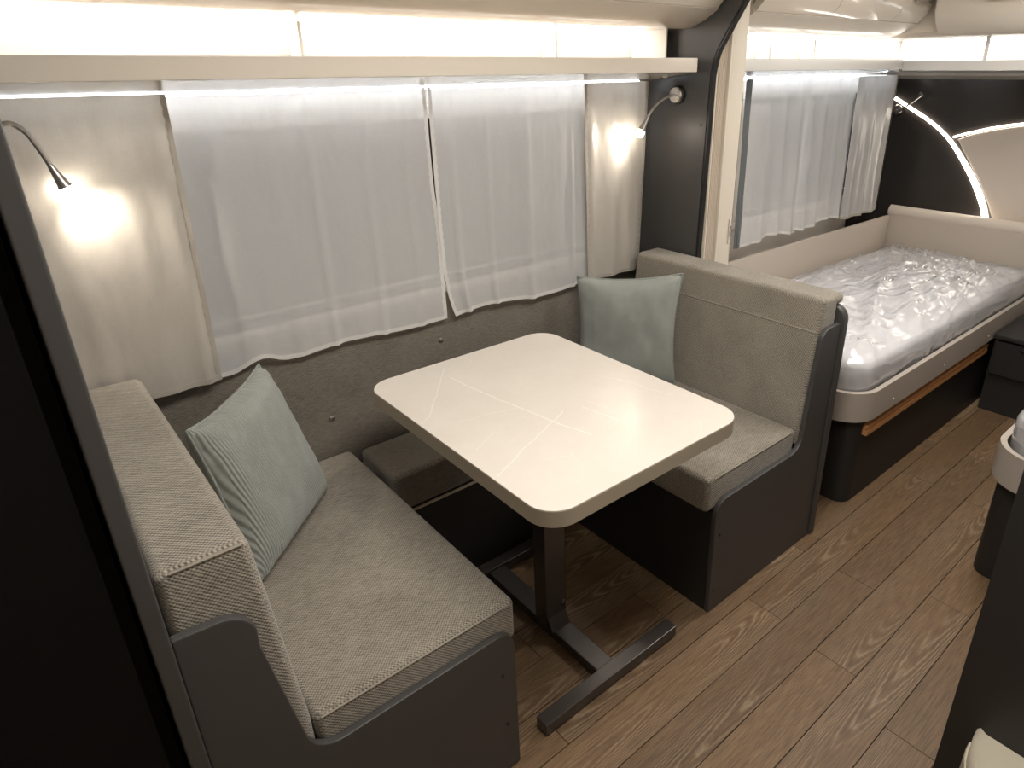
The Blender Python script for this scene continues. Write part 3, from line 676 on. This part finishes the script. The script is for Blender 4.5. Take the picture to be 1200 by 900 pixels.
def wrapped_mattress(label, x0, x1, y0, y1, z0, z1, rad, seed):
    rings = []
    def ring(ins, z, wrk, film_):
        r_ = tuple(max(.002, q_-ins) for q_ in rad)
        xa, xb, yc, yd = x0+ins, x1-ins, y0+ins, y1-ins
        mx, my = (xa+xb)/2, (yc+yd)/2
        if yd-yc < .01: yc, yd = my-.005, my+.005
        base = rrect(xa, xb, yc, yd, r_, 6)
        # resample evenly
        L = [0]
        for a, b in zip(base, base[1:]+base[:1]): L.append(L[-1]+math.hypot(b[0]-a[0], b[1]-a[1]))
        N = 420; out = []; k = 0; base2 = base+base[:1]
        for i in range(N):
            s_ = L[-1]*i/N
            while L[k+1] < s_: k += 1
            f_ = (s_-L[k])/max(1e-9, L[k+1]-L[k]); px, py = base2[k][0]+(base2[k+1][0]-base2[k][0])*f_, base2[k][1]+(base2[k+1][1]-base2[k][1])*f_
            zz = z; ox = oy = 0
            if film_:
                # long creases running from the wall-side head corner across the top
                ang = math.atan2(py-y1-.15, px-x1-.3); rr = math.hypot(px-x1, py-y1)
                cr = (1-abs(noise.noise(Vector((ang*11+seed, rr*.8, 2)))))**6
                wr = (1-abs(noise.noise(Vector((px*5+seed, py*9, 3)))))**5
                fine = noise.noise(Vector((px*23, py*31+seed, 4)))
                if wrk > 0: zz += wrk*min(1, ins/.06)*(.024*cr+.016*wr+.005*fine)
                nx_, ny_ = px-mx, py-my; ll = math.hypot(nx_, ny_) or 1
                amp = .004+.004*wr if wrk == 0 else .002
                ox, oy = (0, 0) if wrk > 0 else (nx_/ll*amp*(1+fine), ny_/ll*amp*(1+fine))
            out.append(Vector((px+ox, py+oy, zz)))
        return out
    def shell(levels, film_):
        rs = [ring(i_, z_, w_, film_) for i_, z_, w_ in levels]; N = 420; mb = MB()
        vs = [q_ for r_ in rs for q_ in r_]
        fs = [(a*N+i, a*N+(i+1) % N, (a+1)*N+(i+1) % N, (a+1)*N+i) for a in range(len(rs)-1) for i in range(N)]
        fs.append(tuple((len(rs)-1)*N+i for i in range(N)))
        return mb.add(vs, fs)
    half = (y1-y0)/2; n = 30
    prof = [(0.012, z0, 0), (.002, z0+.02, 0), (0, (z0+z1)/2, 0), (.002, z1-.022, 0), (.008, z1-.008, 0), (.020, z1-.001, 0)]
    top = [(.020+(half-.021)*(i/n), z1+.012*math.sin(math.pi*.5*i/n), 1) for i in range(1, n+1)]
    T = thing('mattress', label, 'mattress', ((x0+x1)/2, (y0+y1)/2, z0), 'mattresses in plastic wrap')
    shell(prof+top, False).build('mattress_body', M['mattress'], T, smooth=180)
    fp = [(max(-.004, i_-.006), z_+(.004 if w_ else 0), w_) for i_, z_, w_ in prof]+[(i_, z_+.005, 1) for i_, z_, _ in top]
    shell(fp, True).build('plastic_wrap', M['film'], T, smooth=180)
    return T
bed('taupe-railed single bed with orange wood strip behind the dinette bench', -.830, -.055, 1.448, 1, True)
wrapped_mattress('white mattress in crinkled clear plastic on bed with orange strip', 1.475, 3.185, -.798, -.070, .4015, .562, (.10, .03, .03, .04), 0.0)
bed('single bed end with taupe rail beside the dark kitchen cabinet', -1.222, -2.15, 1.43, -1, False)
wrapped_mattress('plastic-wrapped mattress on bed beside the dark kitchen cabinet', 1.462, 3.185, -2.12, -1.254, .4015, .565, (.04, .03, .03, .10), 5.0)

ns = thing('nightstand', 'low dark cabinet between the two single beds', 'cabinet', (2.95, -1.03, 0))
MB().box(2.70, 3.29, -1.215, -.838, 0, .36).build('body', M['panel_dark'], ns)
MB().box(2.672, 3.29, -1.216, -.836, .3605, .385).build('top', M['panel_dark'], ns, bevel=.006)
d = MB().box(2.682, 2.6995, -1.205, -.848, .19, .35).build('drawer', M['panel_dark'], ns, bevel=.003)
MB().box(2.676, 2.682, -1.10, -.95, .325, .337).build('handle', M['black'], d, bevel=.002)

# dark bed head panel, beige pad and LED arcs on the end wall
MB().box(3.300, 3.3185, -2.18, .080, .60, 1.430).build('glossy_panel', M['dark_wall'], label='glossy dark panel on end wall at the bed head', cat='panel')
MB().box(2.99, 3.299, .0815, .0985, .55, 1.436).build('glossy_panel', M['dark_wall'], label='glossy dark panel on window wall in the bed head corner', cat='panel')
A1 = [(.076, 1.333), (-.001, 1.292), (-.127, 1.224), (-.238, 1.144), (-.338, 1.032), (-.413, .931), (-.472, .830), (-.499, .760)]
A2 = [(-.262, 1.152), (-.347, 1.181), (-.459, 1.212), (-.567, 1.233), (-.70, 1.25), (-.95, 1.25)]
a1 = smoothpath([(3.2995, y, z) for y, z in A1], 6); a2 = smoothpath([(3.2995, y, z) for y, z in A2], 6)
n1 = len(a1)
MB().band(a1, (-1, 0, 0), [.013+.013*min(1, max(0, (i/n1-.4)*3)) for i in range(n1)], .0100).build('led_arc', M['led_arc'], label='long warm white LED arc on dark bed head panel', cat='led strip')
MB().band(a2, (-1, 0, 0), .009, .0090).build('led_arc', M['led_arc'], label='thin warm LED arc along top of the beige bed head pad', cat='led strip')
pad = [(-.285, 1.142)]+[(y, z-.010) for y, z in A2[1:]]+[(-.95, .745), (-.540, .745), (-.495, .838), (-.437, .933), (-.362, 1.036)]
MB().prism(pad, 'x', 3.2925, 3.2995).build('headboard_pad', M['beige_pad'], bevel=.003, seg=2, label='beige padded panel beneath thin LED arc on end wall', cat='headboard')

# ------------------------------------------------------------------ kitchen end and bin
kc = thing('kitchen_cabinet', 'tall-sided dark kitchen cabinet end beside the aisle', 'cabinet', (1.0, -1.8, 0))
MB().box(.607, 1.40, -2.18, -1.474, 0, .88).build('body', M['panel_dark'], kc)
MB().box(.600, 1.40, -2.18, -1.470, .8805, .91).build('worktop', M['cream'], kc, bevel=.004)
bn = thing('waste_bin', 'cream rounded plastic bin against the dark kitchen cabinet end', 'bin', (.53, -1.66, 0))
def half_round(a, b, cx, cy_, n=20): return [(cx-a*math.sin(math.pi*i/n), cy_+b*math.cos(math.pi*i/n)) for i in range(n+1)]
MB().prism(half_round(.150, .140, .606, -1.66), 'z', 0, .245).build('body', M['bin'], bn, bevel=.004)
lid = MB()
o1, o2, o3 = half_round(.165, .134, .606, -1.66), half_round(.158, .128, .606, -1.66), half_round(.120, .118, .606, -1.66)
n = len(o1)
vs = [(*p_, .2455) for p_ in o1]+[(*p_, .285) for p_ in o1]+[(*p_, .292) for p_ in o2]+[(*p_, .285) for p_ in o3]
lid.add(vs, [(a*n+i, a*n+i+1, (a+1)*n+i+1, (a+1)*n+i) for a in range(3) for i in range(n-1)]+[tuple(range(3*n, 4*n)), tuple(range(n-1, -1, -1))]+[(0, n, 2*n, 3*n, 4*n-1, 3*n-1, 2*n-1, n-1)])
lid.build('lid', M['bin'], bn, smooth=45)

# ------------------------------------------------------------------ ceiling light panels (bodies of the lamps lit at the top)
for i, (lx, ly, lw, la, lb) in enumerate(LAMPS):
    where = ['over the dinette aisle', 'over the aisle between the beds'][i]
    D = thing('light_panel', 'flat rectangular ceiling light panel '+where, 'lamp', (lx, ly, CEIL-.03), 'ceiling light panels')
    fr = MB(); x0, x1, y0, y1 = lx-la/2-.02, lx+la/2+.02, ly-lb/2-.02, ly+lb/2+.02
    fr.box(x0, x1, y0, y0+.018, CEIL-.034, CEIL-.001).box(x0, x1, y1-.018, y1, CEIL-.034, CEIL-.001)
    fr.box(x0, x0+.018, y0+.018, y1-.018, CEIL-.034, CEIL-.001).box(x1-.018, x1, y0+.018, y1-.018, CEIL-.034, CEIL-.001)
    fr.build('frame', M['cream'], D)
    MB().box(x0+.0185, x1-.0185, y0+.0185, y1-.0185, CEIL-.028, CEIL-.002).build('diffuser', M['lens'], D)
